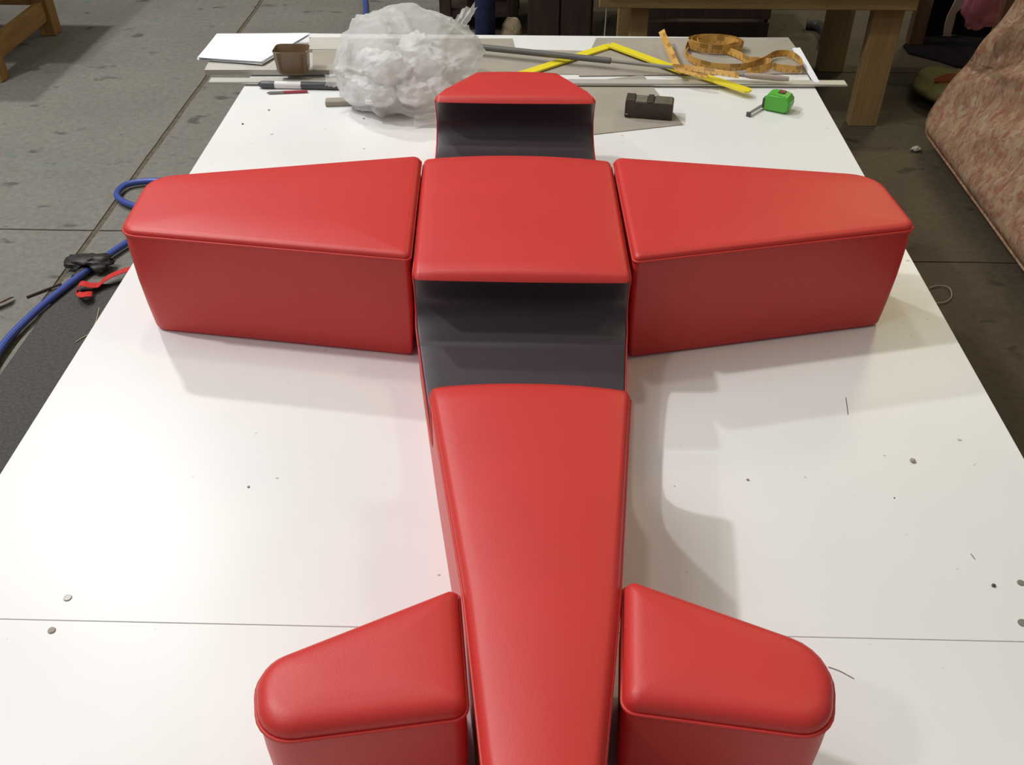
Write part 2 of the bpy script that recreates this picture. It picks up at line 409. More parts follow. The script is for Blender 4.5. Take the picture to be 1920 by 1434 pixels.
def side(which):
    bm = bmesh.new()
    pts = [(y, max(z - 0.0, 0)) for y, z in full]
    # drop by the rounding only where the strip is rounded: offset along profile normal
    off = []
    for i, (y, z) in enumerate(pts):
        a, b = pts[max(i - 1, 0)], pts[min(i + 1, len(pts) - 1)]
        ty, tz = b[0] - a[0], b[1] - a[1]; L = math.hypot(ty, tz) or 1
        e = edge_at(z)
        off.append((y - e * tz / L, z + e * ty / L))
    off = untangle(pts, off)
    off = [(max(0.302, min(2.085, y)), z) for y, z in off]
    poly = [(2.085, 0.001)] + off + [(0.302, 0.001)]
    tri = tessellate_polygon([[Vector((y, z, 0)) for y, z in poly]])
    vs = [bm.verts.new((0, y, z)) for y, z in poly]
    for t in tri:
        try: bm.faces.new([vs[i] for i in t])
        except ValueError: pass
    for yy in (1.962, 1.645, 1.25, 0.97, 0.64):
        bmesh.ops.bisect_plane(bm, geom=bm.verts[:] + bm.edges[:] + bm.faces[:], plane_co=(0, yy, 0), plane_no=(0, 1, 0))
    for v in bm.verts:
        l, r = xlr(v.co.y); v.co = Vector(((l, r)[which], v.co.y, v.co.z + T))
    return obj('side_panel', bm, RED, fus)
side(0); side(1)
def seam_line(which, path):
    off = []
    for i, (y, z) in enumerate(path):
        a, b = path[max(i - 1, 0)], path[min(i + 1, len(path) - 1)]
        ty, tz = b[0] - a[0], b[1] - a[1]; L = math.hypot(ty, tz) or 1
        e = edge_at(z); off.append((y - e * tz / L, z + e * ty / L))
    return [((xlr(y)[0] - .0004 if which == 0 else xlr(y)[1] + .0004), y, z + T) for y, z in untangle(path, off, .004)]
for wch in (0, 1):
    obj('seam_piping', tube(seam_line(wch, full), .0018, 6, False), RED, fus, 80)
bm = bmesh.new()                                                    # underside
loop = [Vector((xlr(y)[0], y, T + .001)) for y, *_ in XT] + [Vector((xlr(y)[1], y, T + .001)) for y, *_ in reversed(XT)]
bm.faces.new([bm.verts.new(p) for p in loop]); obj('base_panel', bm, RED, fus)

# ------------------------------------------------------------------ things at the far end of the table
def sheet(name, pix, z0, th, m, label, cat, group=None):
    return tag(obj(name, slab_poly([P(u, v, T + z0 + th) for u, v in pix], T + z0, T + z0 + th), m), label, cat, group)
sheet('grey_card_sheet', [(1118, 71), (1478, 70), (1528, 137), (1085, 142)], 0.0018, .0014, CARD_GREY, 'large grey card sheet under the tape coil at the far right corner', 'card')
sheet('grey_card_sheet', [(640, 72), (961, 72), (966, 92), (1135, 96), (1142, 139), (640, 139)], 0.0005, .0012, CARD_GREY, 'wide grey card sheet behind the white plastic bag and nose', 'card')
sheet('grey_card_offcut', [(1000, 150), (1040, 160), (1206, 140), (1281, 233), (1110, 252), (1000, 255)], 0.0005, .0015, CARD_GREY, 'pointed grey card offcut under the black block', 'card')
sheet('white_board_strip', [(1486, 90), (1500, 89), (1537, 154), (1527, 154)], 0.0045, .004, PAPER, 'narrow white strip along the far right table edge', 'board strip')
sheet('cream_board', [(400, 100), (655, 98), (650, 131), (383, 131)], 0.0045, .014, CARD_CREAM, 'cream board overhanging the left table edge beneath the white papers', 'board')
sheet('cream_board', [(580, 70), (655, 70), (650, 92), (578, 92)], 0.0045, .016, CARD_CREAM, 'pale board piece beside the far end of the white papers', 'board')
sheet('cardboard_flap', [(586, 93), (650, 92), (650, 131), (586, 131)], 0.0205, .003, CARD_GREY, 'small grey card lying on the cream board between brown tub and plastic bag', 'card')
PLAB = ['bottom white paper of the pile resting on the cream board', 'white paper second from the bottom of the pile', 'white paper turned slightly askew, its left edge jutting out of the pile', 'white paper third from the top of the pile', 'white paper directly below the topmost sheet of the pile', 'topmost blank white paper of the pile overhanging the left table edge']
for k in range(6):
    j = [random.uniform(-3, 3) for _ in range(8)]
    base = [(408, 69), (581, 67), (492, 121), (372, 112)] if k != 2 else [(402, 73), (575, 72), (492, 122), (376, 110)]
    pix = [(u + j[2 * i], v + j[2 * i + 1] * .5) for i, (u, v) in enumerate(base)]
    pl_ = tag(obj('paper_sheet', slab_poly([P(u, v, T + .022) for u, v in pix], T + .0215 + k * .0016, T + .0226 + k * .0016), PAPER),
        PLAB[k], 'paper', 'white papers in the pile')
# straightedge lying across the table
a, b = P(394, 156, T), P(1585, 161, T)
rl = thing('straightedge', 'long aluminium straightedge lying across the table past both its edges', 'ruler', ((a + b) / 2).to_tuple())
zr = T + .0052
d = (b - a).normalized(); nrm = Vector((-d.y, d.x, 0)); hw = .019
obj('blade', slab_poly([a - nrm * hw, b - nrm * hw, b + nrm * hw, a + nrm * hw], zr, zr + .003), ALU, rl)
obj('bevelled_edge', slab_poly([a - nrm * (hw - .001), b - nrm * (hw - .001), b - nrm * (hw - .006), a - nrm * (hw - .006)], zr + .003, zr + .0036), STEEL, rl)

# brown tub
c = P(552, 136, T + .019); c.z = T + .0187
tub = thing('brown_tub', 'brown translucent plastic tub with amber glue inside', 'tub', c.to_tuple())
TUBM = mat('brown_clear_plastic', (0.24, 0.15, 0.08), 0.22, 0.5); TUBM.node_tree.nodes['Principled BSDF'].inputs['Transmission Weight'].default_value = 0.35
AMBER = mat('amber_glue', (0.20, 0.085, 0.02), 0.3, 0.5)
def squircle(prof, n=40):
    bm = bmesh.new(); rings = []
    for r, z in prof:
        row = []
        for k in range(n):
            an = k * 2 * math.pi / n; ca, sa = math.cos(an), math.sin(an); q = (abs(ca) ** 6 + abs(sa) ** 6) ** (-1 / 6)
            row.append(bm.verts.new((c.x + r * q * ca, c.y + r * .72 * q * sa, c.z + z)))
        rings.append(row)
    for a, b in zip(rings, rings[1:]):
        for k in range(n): bm.faces.new((a[k], a[(k + 1) % n], b[(k + 1) % n], b[k]))
    bm.faces.new(rings[0]); bm.faces.new(rings[-1]); return bm
obj('wall', squircle([(.028, 0), (.037, .003), (.041, .012), (.0455, .064), (.047, .0655), (.0455, .067), (.043, .064), (.039, .014), (.034, .007), (.01, .006)]), TUBM, tub, 40)
obj('glue', squircle([(.033, .0085), (.038, .014), (.0385, .022), (.030, .023), (.004, .023)]), AMBER, tub, 40)
# dark knife-like marker and the pencil in front of it
a, b = P(486, 165, T), P(640, 168, T); a.z = b.z = T + .010
mk = thing('marker_pen', 'dark grey marker pen with a white band, left of the plastic bag', 'pen', ((a + b) / 2).to_tuple())
dd = b - a
obj('cap', tube([a, a + dd * .03, a + dd * .05, a + dd * .20], [.005, .0085, .0098, .0098], 14), DARKGREY, mk, 40)
obj('label_band', tube([a + dd * .20, a + dd * .52], .0094, 14), WHITE_PL, mk, 40)
obj('barrel', tube([a + dd * .52, a + dd * .97, a + dd * 1.0], [.0096, .0096, .007], 14), DARKGREY, mk, 40)
a, b = P(500, 177, T), P(577, 174, T); a.z = b.z = T + .004
pn = thing('pencil', 'thin red pencil with a dark end in front of the marker pen', 'pencil', ((a + b) / 2).to_tuple()); dd = b - a
obj('tip', tube([a, a + dd * .05], [.0005, .0025], 6), DARKGREY, pn)
obj('dark_end', tube([a + dd * .05, a + dd * .08, a + dd * .42], [.0025, .0037, .0037], 6), STEEL, pn)
obj('shaft', tube([a + dd * .42, b], .0037, 6), mat('red_lacquer', (.35, .05, .07), .4), pn)
# grey bar end in front of the bag
a, b = P(611, 197, T), P(700, 194, T)
tag(obj('grey_bar', bar(a + Vector((0, 0, .0075)), b + Vector((0, 0, .0075)), .028, .014, .002), CARD_GREY), 'short grey bar poking out from under the plastic bag', 'bar')

# white plastic bag
bc = Vector((-0.333, 2.42, T))
bag = thing('plastic_bag', 'crumpled translucent white plastic bag full of scraps behind the nose', 'bag', bc.to_tuple())
def film(name, col, alpha, rough):
    m = mat(name, col, rough, 0.4); k = N(m); t = k.t
    tr = k.new('ShaderNodeBsdfTransparent'); tl = k.new('ShaderNodeBsdfTranslucent'); tl.inputs['Color'].default_value = (*col, 1)
    m1 = k.new('ShaderNodeMixShader'); m1.inputs[0].default_value = 0.35; m2 = k.new('ShaderNodeMixShader'); m2.inputs[0].default_value = alpha
    out = [n for n in t.nodes if n.type == 'OUTPUT_MATERIAL'][0]
    k.link(k.b.outputs[0], m1.inputs[1]); k.link(tl.outputs[0], m1.inputs[2]); k.link(tr.outputs[0], m2.inputs[1]); k.link(m1.outputs[0], m2.inputs[2]); k.link(m2.outputs[0], out.inputs['Surface'])
    return m
FILM = film('white_film', (.80, .795, .765), .50, .40)
SCRAP = mat('white_scrap', (.82, .83, .82), .7, .2)
def crumple(c, s, seed, sub=5, amp=.13, freq=2.2, flat=True, low=None):
    bm = bmesh.new(); bmesh.ops.create_icosphere(bm, subdivisions=sub, radius=1.0)
    for v in bm.verts:
        p = v.co.normalized(); q = p * freq + Vector((seed, seed * 1.7, 0))
        f = noise.noise(q) * 1.0
        cell = noise.voronoi(q * 1.35)[0]; f += (cell[1] - cell[0]) * 0.75 - .3
        cell = noise.voronoi(q * 3.1 + Vector((5, 2, 9)))[0]; f += ((cell[1] - cell[0]) - .3) * .28
        r = 1 + amp * f
        v.co = Vector((p.x * s[0] * r, p.y * s[1] * r, p.z * s[2] * r)) + c
        if low is not None: v.co.z = max(v.co.z, low)
        if flat and v.co.z < T + .007: v.co.z = T + .007 + .0015 * noise.noise(q * 6)
    return bm
def bag_shape(c, sz):
    bm = bmesh.new(); bmesh.ops.create_icosphere(bm, subdivisions=6, radius=1.0)
    for v in bm.verts:
        p = v.co.normalized(); q = p + Vector((3.3, 1.2, 7.1))
        wq = q + Vector((noise.noise(q * 1.7), noise.noise(q * 1.7 + Vector((9, 0, 0))), noise.noise(q * 1.7 + Vector((0, 9, 0))))) * .45
        f = .75 * noise.noise(q * 1.4)
        for fr_q, am in ((1.3, .55), (2.6, .30), (5.0, .07)):
            rg = 1 - abs(noise.noise(wq * fr_q)) * 2.0
            f += am * max(0, rg) ** 4
        f += .015 * noise.noise(wq * 11)
        r = 1 + .155 * (f - .12)
        v.co = Vector((p.x * sz[0] * r, p.y * sz[1] * r, p.z * sz[2] * r)) + c
        if v.co.z < T + .0075: v.co.z = T + .0075 + .001 * noise.noise(q * 6)
    return bm
bb = bag_shape(bc + Vector((0, 0, .092)), (.186, .192, .124))
obj('bag_film', bb, FILM, bag, 75)
for k, (dx, dy, dz, s) in enumerate(((-.04, -.09, .115, .045), (.04, -.02, .10, .055), (-.08, .03, .08, .05), (.02, .07, .10, .055), (.09, .02, .07, .045), (-.06, -.12, .055, .035), (.03, -.11, .06, .04), (-.10, -.06, .04, .05), (.0, .0, .05, .09), (.07, -.07, .045, .05))):
    obj('scrap', crumple(bc + Vector((dx, dy, dz)), (s * 1.2, s, s * .8), 11.3 * (k + 1), 3, .45, 2.0, False, T + .012), SCRAP, bag, 18)
# torn loose mouth of the bag
for nm, o3, ax, ay, hh in (('torn_mouth', Vector((.105, .035, .165)), Vector((.035, .012, .05)), Vector((.035, .10, -.02)), 3), ('loose_corner', Vector((.03, -.19, .012)), Vector((.11, .015, .012)), Vector((.01, .10, .03)), 5), ('loose_corner', Vector((-.17, -.05, .055)), Vector((-.035, -.02, .008)), Vector((.01, .07, .04)), 4)):
    bm = bmesh.new(); rows = []
    for i in range(10):
        row = []
        for jx in range(8):
            s_, t_ = i / 9, jx / 7
            p = bc + o3 + ax * (t_ + .25 * noise.noise((s_ * 5, hh, 1)) * t_) + ay * s_ + Vector((0, 0, .012 * noise.noise((s_ * 4, t_ * 4, hh)) + .008 * math.sin(s_ * 15 + hh)))
            p.z = max(p.z, T + .006); row.append(bm.verts.new(p))
        rows.append(row)
    for a, b in zip(rows, rows[1:]):
        for k in range(7): bm.faces.new((a[k], a[k + 1], b[k + 1], b[k]))
    obj(nm, bm, FILM, bag, 70)

# long grey rod over the folding rule
rod = thing('rod', 'long dark grey rod with a thin pale end lying over the yellow rule', 'rod', P(1180, 120, T).to_tuple())
a, m1, b = P(897, 88, T + .026), P(1145, 114, T + .026), P(1395, 141, T + .026)
e = P(1479, 148, T + .022)
obj('shaft', tube([a, m1], [.0090, .0085], 12), mat('grey_rubber', (.12, .115, .105), .55), rod, 40)
obj('thin_shaft', tube([m1, b], [.005, .005], 10), mat('grey_paint', (.27, .25, .22), .5), rod, 40)
obj('handle', tube([b, b.lerp(e, .15), b.lerp(e, .8), e], [.005, .008, .008, .006], 10), mat('pale_pink_plastic', (.42, .33, .27), .5), rod, 40)

# folding rule, bent into a V
fr = thing('folding_rule', 'yellow folding rule opened into a V across the grey card', 'ruler', P(1180, 130, T).to_tuple())
def slat(a, b, z, wd=.030, th=.005, cut=False):
    a = Vector((a.x, a.y, 0)); b = Vector((b.x, b.y, 0)); d = (b - a).normalized(); n = Vector((-d.y, d.x, 0)) * wd / 2
    pts = [a - n, b - n, b + n, a + n]
    if cut: pts = [a - n, b - n - d * .008, b - n * .55, b + n * .55, b + n - d * .008, a + n]
    obj('slat', slab_poly(pts, z, z + th), YELLOW, fr)
q0, q1, q2, q3 = P(968, 147, T), P(1141, 91, T), P(1268, 138, T), P(1404, 184, T)
slat(q0, q1, T + .0045); slat(q1, q2 + (q2 - q1) * .1, T + .0100); slat(q2 - (q3 - q2) * .12, q3, T + .0155, cut=True)
for q, z in ((q1, T + .0150), (q2, T + .0205)):
    obj('hinge_rivet', lathe([(.006, 0), (.006, .001), (.003, .0018)], 12, (q.x, q.y, z)), ALU, fr, 40)

# orange cloth tape measure
def tape_mat():
    m = mat('orange_tape', (.62, .34, .07), .45, .4); k = N(m)
    uv = k.new('ShaderNodeUVMap'); sp = k.new('ShaderNodeSeparateXYZ'); k.link(uv.outputs[0], sp.inputs[0])
    def mm(op, a, b):
        n = k.new('ShaderNodeMath', operation=op)
        for s, v in ((n.inputs[0], a), (n.inputs[1], b)):
            if hasattr(v, 'links'): k.link(v, s)
            else: s.default_value = v
        return n.outputs[0]
    fr_ = mm('FRACT', mm('MULTIPLY', sp.outputs[0], 60.0), 0.0); tick = mm('LESS_THAN', fr_, .22); half = mm('LESS_THAN', sp.outputs[1], .38)
    f2 = mm('FRACT', mm('MULTIPLY', sp.outputs[0], 12.0), 0.0); big = mm('MULTIPLY', mm('LESS_THAN', f2, .35), mm('GREATER_THAN', sp.outputs[1], .45))
    k.color(k.mix(mm('MULTIPLY', mm('MAXIMUM', mm('MULTIPLY', tick, half), big), .55), k.ramp(k.noise(k.coord(), 14, 3), [(.3, (.56, .29, .06)), (.7, (.68, .40, .10))]), (.16, .08, .02)))
    return m
TAPE = tape_mat()
def ribbon(pts, lean, wd, th=.0008):
    """strip of tape whose width runs along the per-point vector in lean"""
    bm = bmesh.new(); uvl = bm.loops.layers.uv.new('UVMap'); prev = None; L = 0
    for i, p in enumerate(pts):
        p = Vector(p); wv = Vector(lean[i]).normalized() * wd
        tg = (Vector(pts[min(i + 1, len(pts) - 1)]) - Vector(pts[max(i - 1, 0)])).normalized(); nn = tg.cross(wv).normalized() * th
        if i: L += (p - Vector(pts[i - 1])).length
        cur = [bm.verts.new(x) for x in (p, p + wv, p + wv + nn, p + nn)]
        if prev:
            for k in range(4):
                f = bm.faces.new((prev[k], prev[(k + 1) % 4], cur[(k + 1) % 4], cur[k]))
                vv = {0: (0, 1), 1: (1, 1), 2: (1, 0), 3: (0, 0)}[k]
                for lp, (u_, v_) in zip(f.loops, ((pl, vv[0]), (pl, vv[1]), (L, vv[1]), (L, vv[0]))): lp[uvl].uv = (u_, v_)
        prev = cur; pl = L
    return bm
tp = thing('cloth_tape_measure', 'orange cloth measuring tape half unrolled at the far right corner', 'tape measure', P(1370, 110, T).to_tuple())
ZT = T + .006
cc = P(1338, 92, ZT); pts = []; lean = []
for k in range(110):                                                # the wound part, standing on edge
    t = k / 109; an = t * 2 * math.pi * 4.5; r = 1.0 - .35 * t
    pts.append(cc + Vector((math.cos(an) * .076 * r + .012 * math.sin(t * 9), math.sin(an) * .045 * r, .004 * math.sin(an * .5) ** 2))); lean.append((0.12 * math.cos(an), .12 * math.sin(an), 1))
obj('coil', ribbon(pts, lean, .026), TAPE, tp, 60)
path = [(1290, 88), (1284, 104), (1300, 120), (1340, 131), (1390, 132), (1425, 122), (1452, 108), (1480, 108), (1500, 122), (1500, 136), (1470, 135), (1448, 131)]
pp = spline([P(u, v, ZT + .0005) for u, v in path], 8)
obj('loop', ribbon(pp, [(0, .0, 1)] * len(pp), .020), TAPE, tp, 60)
path = [(1300, 92), (1345, 96), (1385, 110), (1402, 120), (1430, 121), (1448, 124), (1440, 132), (1415, 139), (1400, 141)]
pp = spline([P(u, v, ZT + .0008) for u, v in path], 8)
obj('loop', ribbon(pp, [(0, .35, 1 if i < 30 else .4) for i in range(len(pp))], .020), TAPE, tp, 60)
# free end: twisted strip from behind the rule over it
path = [(1330, 150), (1300, 147), (1272, 140), (1262, 132), (1252, 110), (1242, 88), (1234, 68)]
pp = spline([P(u, v, T + .030) for u, v in path], 8)
for i, p in enumerate(pp): p.z = T + .036 + .006 * (i / len(pp))
obj('free_end', ribbon(pp, [(math.cos(.9), math.sin(.9) * .4, .25) if i > 22 else (-.2, 1, .2) for i in range(len(pp))], .020), TAPE, tp, 60)
path = [(1262, 131), (1300, 134), (1350, 142), (1385, 147)]
pp = spline([P(u, v, T + .036) for u, v in path], 8)
obj('free_end', ribbon(pp, [(0, .6, .7)] * len(pp), .016), TAPE, tp, 60)

# black block on the grey offcut
pa, pb = P(1170, 222, T), P(1259, 229, T); d = (pb - pa).normalized(); nn = Vector((-d.y, d.x, 0))
ang = math.atan2(d.y, d.x); rz = Matrix.Rotation(ang, 3, 'Z'); cen = (pa + pb) / 2 + nn * .026
blk = thing('black_block', 'small black plastic block with a notched top on grey card', 'block', (cen.x, cen.y, T + .002))
L = (pb - pa).length
obj('body', box((cen.x, cen.y, T + .002 + .021), (L, .050, .042), rz, .003, 2), BLOCK, blk, 40)
obj('end_lip', box((cen.x + d.x * -L * .40, cen.y + d.y * -L * .40, T + .0452), (L * .19, .046, .005), rz, .001), BLOCK, blk)
obj('end_lip', box((cen.x + d.x * L * .02, cen.y + d.y * L * .02, T + .0455), (L * .12, .050, .004), rz, .001), BLOCK, blk)
obj('worn_plate', box((cen.x + d.x * L * .29, cen.y + d.y * L * .29, T + .0445), (L * .36, .046, .0025), rz, .001), speckled('worn_grey_plastic', (.10, .09, .06), (.16, .14, .10), 60, .5), blk)
obj('worn_plate', box((cen.x - d.x * L * .17, cen.y - d.y * L * .17, T + .0443), (L * .24, .042, .0025), rz, .001), speckled('worn_plastic_light', (.14, .12, .09), (.20, .18, .14), 60, .5), blk)
obj('stud', lathe([(.004, 0), (.004, .001), (.002, .0016)], 10, (pa.x + .006, pa.y - .0005, T + .012)), STEEL, blk)

# green pocket tape measure
ga, gb = P(1430, 208, T), P(1473, 217, T); d = (gb - ga).normalized(); n2 = Vector((-d.y, d.x, 0)); L = .066
ang = math.atan2(d.y, d.x); rz = Matrix.Rotation(ang, 3, 'Z'); cen = (ga + gb) / 2 + n2 * .026
gm = thing('pocket_tape_measure', 'bright green pocket tape measure with its steel blade pulled out', 'tape measure', (cen.x, cen.y, T))
GREEN = mat('green_plastic', (.10, .46, .045), .35, .5)
prof = [(-.030, 0), (.026, 0), (.033, .008), (.035, .026), (.030, .038), (.020, .044), (-.020, .044), (-.029, .039), (-.034, .024), (-.033, .006)]
bm = bmesh.new(); wv = .046
fa = [bm.verts.new(Vector((cen.x, cen.y, T)) + d * x + n2 * (-wv / 2) + Vector((0, 0, z + .001))) for x, z in prof]
fb = [bm.verts.new(Vector((cen.x, cen.y, T)) + d * x + n2 * (wv / 2) + Vector((0, 0, z + .001))) for x, z in prof]
bm.faces.new(fa); bm.faces.new(fb)
for k in range(len(prof)): bm.faces.new((fa[k], fa[(k + 1) % len(prof)], fb[(k + 1) % len(prof)], fb[k]))
bmesh.ops.recalc_face_normals(bm, faces=bm.faces); bmesh.ops.bevel(bm, geom=list(bm.edges), offset=.004, segments=3, affect='EDGES')
obj('case', bm, GREEN, gm, 50)
o3 = Vector((cen.x, cen.y, T))
obj('lock_button', box(o3 + d * .004 + n2 * .004 + Vector((0, 0, .0465)), (.018, .018, .005), rz, .002, 2), mat('red_brown_plastic', (.20, .06, .04), .5), gm, 40)
obj('mouth', box(o3 - d * .0335 - n2 * .010 + Vector((0, 0, .018)), (.006, .022, .026), rz, .002, 2), DARKGREY, gm, 40)
be = P(1403, 219, T); bs = o3 - d * .036 - n2 * .010; dr = Vector((be.x - bs.x, be.y - bs.y, 0)); dn = Vector((-dr.y, dr.x, 0)).normalized() * .0045
obj('blade', slab_poly([Vector((bs.x, bs.y, 0)) - dn, Vector((be.x, be.y, 0)) - dn, Vector((be.x, be.y, 0)) + dn, Vector((bs.x, bs.y, 0)) + dn], T + .008, T + .0092), STEEL, gm)
obj('hook', box((be.x, be.y, T + .006), (.012, .003, .012), Matrix.Rotation(math.atan2(dn.y, dn.x), 3, 'Z')), DARKGREY, gm)

# crumbs on the table
CR = [(1712, 863, .0045, 'pale grey crumb on the bare right side of the white table', CARD_GREY), (455, 232, .0028, 'dark crumb near the far left table edge', DARKGREY),
      (504, 206, .003, 'pale crumb between the pencil and left wing', CARD_GREY), (1402, 899, .0022, 'small grey crumb right of the fuselage in open light', CARD_GREY),
      (466, 912, .002, 'tiny grey crumb on the white table left of the fuselage', CARD_GREY), (1863, 1097, .003, 'dark sliver near the right table edge', DARKGREY),
      (1677, 933, .0012, 'dark speck just below the pale crumb', DARKGREY), (682, 222, .0025, 'pale crumb in front of the plastic bag', CARD_GREY)]
for k, (u, v, r, lb, m) in enumerate(CR):
    p = P(u, v, T + r * .5); bm = bmesh.new(); bmesh.ops.create_icosphere(bm, subdivisions=2, radius=r)
    for vv in bm.verts: vv.co = Vector((vv.co.x * (1 + .4 * noise.noise(vv.co * 300 + Vector((k, 0, 0)))), vv.co.y * (1 + .4 * noise.noise(vv.co * 300 + Vector((k, 5, 0)))), vv.co.z * .55)) + p
    tag(obj('crumb', bm, m), lb, 'crumb')
def fibre(name, pix, z, r, m, label, cat):
    tag(obj(name, tube(spline([P(u, v, z) for u, v in pix], 6), r, 5), m), label, cat)
fibre('thread', [(1586, 745), (1588, 760), (1590, 777)], T + .0006, .0005, DARKGREY, 'thin dark thread below the right wing', 'thread')
fibre('hair', [(1553, 1250), (1575, 1258), (1601, 1272)], T + .0006, .0005, STEEL, 'faint curved hair beside the right tail wing', 'hair')
fibre('hair', [(1820, 1038), (1828, 1048)], T + .0006, .0006, STEEL, 'short faint hair near the right edge', 'hair')

# ------------------------------------------------------------------ on the floor, left
tag(obj('rubber_mat', slab_poly([(-1.60, 0.2), (-.95, 0.2), (-.95, 2.722), (-1.60, 2.722)], 0.0005, .008, .002), RUBBER), 'dark rubber mat on the floor beside the left table edge', 'mat')
hz = .021
path = [(-40, 740), (0, 655), (60, 590), (120, 540), (175, 498), (235, 457), (290, 425), (340, 395), (330, 372), (280, 388), (240, 382), (219, 365), (240, 345), (300, 339), (350, 350), (420, 345), (500, 330)]
pp = spline([P(u, v, hz) for u, v in path], 10)
air = thing('air_hose', 'blue air hose curling on the concrete floor past the left wing', 'hose', (-1.6, 2.9, 0))
obj('hose', tube(pp, .0125, 10), HOSE, air, 60)
obj('coupling', tube([P(140, 522, .020), P(150, 514, .020), P(178, 494, .020), P(190, 486, .020)], [.013, .0155, .0155, .013], 12), BLACK, air, 40)
tag(obj('hose_end', tube([P(683, -10, .014), P(685, 6, .014), P(686, 30, .014)], .014, 8), HOSE), 'far blue hose on the floor behind the plastic bag', 'hose')
rag = crumple(P(168, 492, .03), (.085, .05, .032), 4.4, 4, .35, 1.6, False)
ha, hb = P(120, 540, hz), P(235, 457, hz); hd = (hb - ha).normalized()
for v in rag.verts:                                                 # the rag lies over the hose
    q = v.co - ha; off_ = abs(q.x * hd.y - q.y * hd.x)
    v.co.z = max(v.co.z, .003, .038 if off_ < .026 else 0)
tag(obj('black_rag', rag, BLACK, None, 40), 'crumpled black rag on the floor by the blue hose', 'rag')
pp = spline([P(u, v, .02) for u, v in [(270, 498), (245, 506), (200, 520), (172, 533), (154, 533), (145, 541), (156, 553), (174, 547)]], 8)
for i, p in enumerate(pp): p.z = .012 + .02 * abs(math.sin(i * .16))
tag(obj('vinyl_offcut', ribbon(pp, [(.35, -1, .25)] * len(pp), .052, .002), RED, None, 60), 'twisted strip of red vinyl on the floor by the dark mat', 'vinyl strip')
tag(obj('vinyl_offcut', ribbon(spline([P(u, v, .01) for u, v in [(-20, 575), (5, 566), (26, 556)]], 6), [(.1, -.6, .35)] * 13, .035, .002), mat('dull_red_vinyl', (.20, .03, .03), .5), None, 60), 'small dull red scrap on the concrete at the left', 'vinyl strip')
tag(obj('thin_stick', tube([P(50, 557, .005), P(115, 532, .006)], .004, 6), DARKWOOD), 'thin dark stick on the concrete left of the hose', 'stick')
STRAW = mat('straw', (.42, .36, .22), .7)
for k, pix in enumerate(([(142, 641), (160, 630), (182, 622)], [(186, 577), (182, 595), (177, 610)])):
    fibre('straw', pix, .0105, .0016, STRAW, ('pale straw lying nearly flat on the dark mat', 'pale straw pointing away on the dark mat')[k], 'straw')

# timber trestle table at the far left
tr = thing('timber_trestle', 'ochre timber trestle table standing on the floor at the far left', 'trestle', (-3.1, 4.85, 0))
for x, y in ((-2.645, 4.53), (-2.645, 5.19), (-3.55, 4.53), (-3.55, 5.19)):
    obj('leg', box((x, y, .36), (.085, .085, .72), None, .004), OCHRE, tr)
for x in (-2.645, -3.55): obj('side_rail', box((x, 4.86, .13), (.04, .575, .10), None, .003), OCHRE_Y, tr)
obj('stretcher', box((-3.10, 5.19, .20), (.82, .04, .09), None, .003), OCHRE_Y, tr)
obj('top', box((-3.10, 4.86, .745), (1.25, .92, .05), None, .004), OCHRE_Y, tr)

# pale timber bench behind the table, right of centre
bl, br_ = P(1118, 18, .52), P(1692, 24, .52)
yb = 4.07
bn = thing('timber_bench', 'pale timber bench standing beyond the far right table corner', 'bench', (.95, 4.4, 0))
xl, xr = .25, 1.545
obj('apron', box(((xl + xr) / 2, yb, .575), (xr - xl, .045, .11), None, .003), PINE_X, bn)
obj('apron', box(((xl + xr) / 2, yb + .75, .575), (xr - xl, .045, .11), None, .003), PINE_X, bn)
for x, y in ((1.455, yb + .055), (.425, yb + .055), (1.46, yb + .70), (.425, yb + .70)):
    obj('leg', box((x, y, .31), (.125 if x > 1 else .075, .06, .62), None, .003), PINE, bn)
obj('top', box(((xl + xr) / 2, yb + .37, .645), (xr - xl + .04, .86, .03), None, .003), PINE_X, bn)

# ------------------------------------------------------------------ dim things behind
cb = thing('dark_cabinet', 'dark brown cabinet on the floor behind the far table edge', 'cabinet', (.10, 5.35, 0))
obj('body', box((.115, 5.35, .36), (.34, .50, .72), None, .004), DARKWOOD, cb)
obj('door', box((.032, 5.092, .36), (.155, .018, .66), None, .003), DARKWOOD, cb)
obj('door', box((.198, 5.092, .36), (.155, .018, .66), None, .003), DARKWOOD, cb)
NAVY = speckled('navy_cloth', (.015, .018, .055), (.03, .035, .09), 30, .8, .2)
tag(obj('fabric_roll', lathe([(.045, 0), (.052, .01), (.054, .3), (.052, .75), (.045, .76)], 20, (-.275, 5.05, 0)), NAVY, None, 40), 'navy fabric roll standing upright left of the dark cabinet', 'fabric roll')
rk = thing('dark_rack', 'low dark timber rack left of the navy fabric roll', 'rack', (-.42, 5.45, 0))
for x in (-.50, -.14):
    for y in (5.28, 5.7): obj('post', box((x, y, .34), (.06, .06, .68)), DARKWOOD, rk)
for z in (.10, .40): obj('shelf', box((-.32, 5.49, z), (.42, .46, .03)), DARKWOOD, rk)
obj('back_board', box((-.32, 5.72, .34), (.42, .02, .66)), DARKWOOD, rk)
TAN = speckled('tan_card', (.24, .18, .11), (.30, .23, .15), 10, .8, .2)
def carton(x, y, z, s, label):
    t = thing('carton', label, 'box', (x, y, z))
    obj('body', box((x, y, z + s[2] / 2), s, None, .003), TAN, t)
    obj('flap', box((x, y - s[1] * .25, z + s[2] + .002), (s[0], s[1] * .49, .004)), TAN, t); obj('flap', box((x, y + s[1] * .25, z + s[2] + .002), (s[0], s[1] * .49, .004)), TAN, t)
carton(-.40, 5.45, .416, (.13, .24, .16), 'tan carton on the upper shelf of the dark rack')
carton(-.20, 5.47, .416, (.10, .24, .16), 'narrow tan carton behind the navy fabric roll')
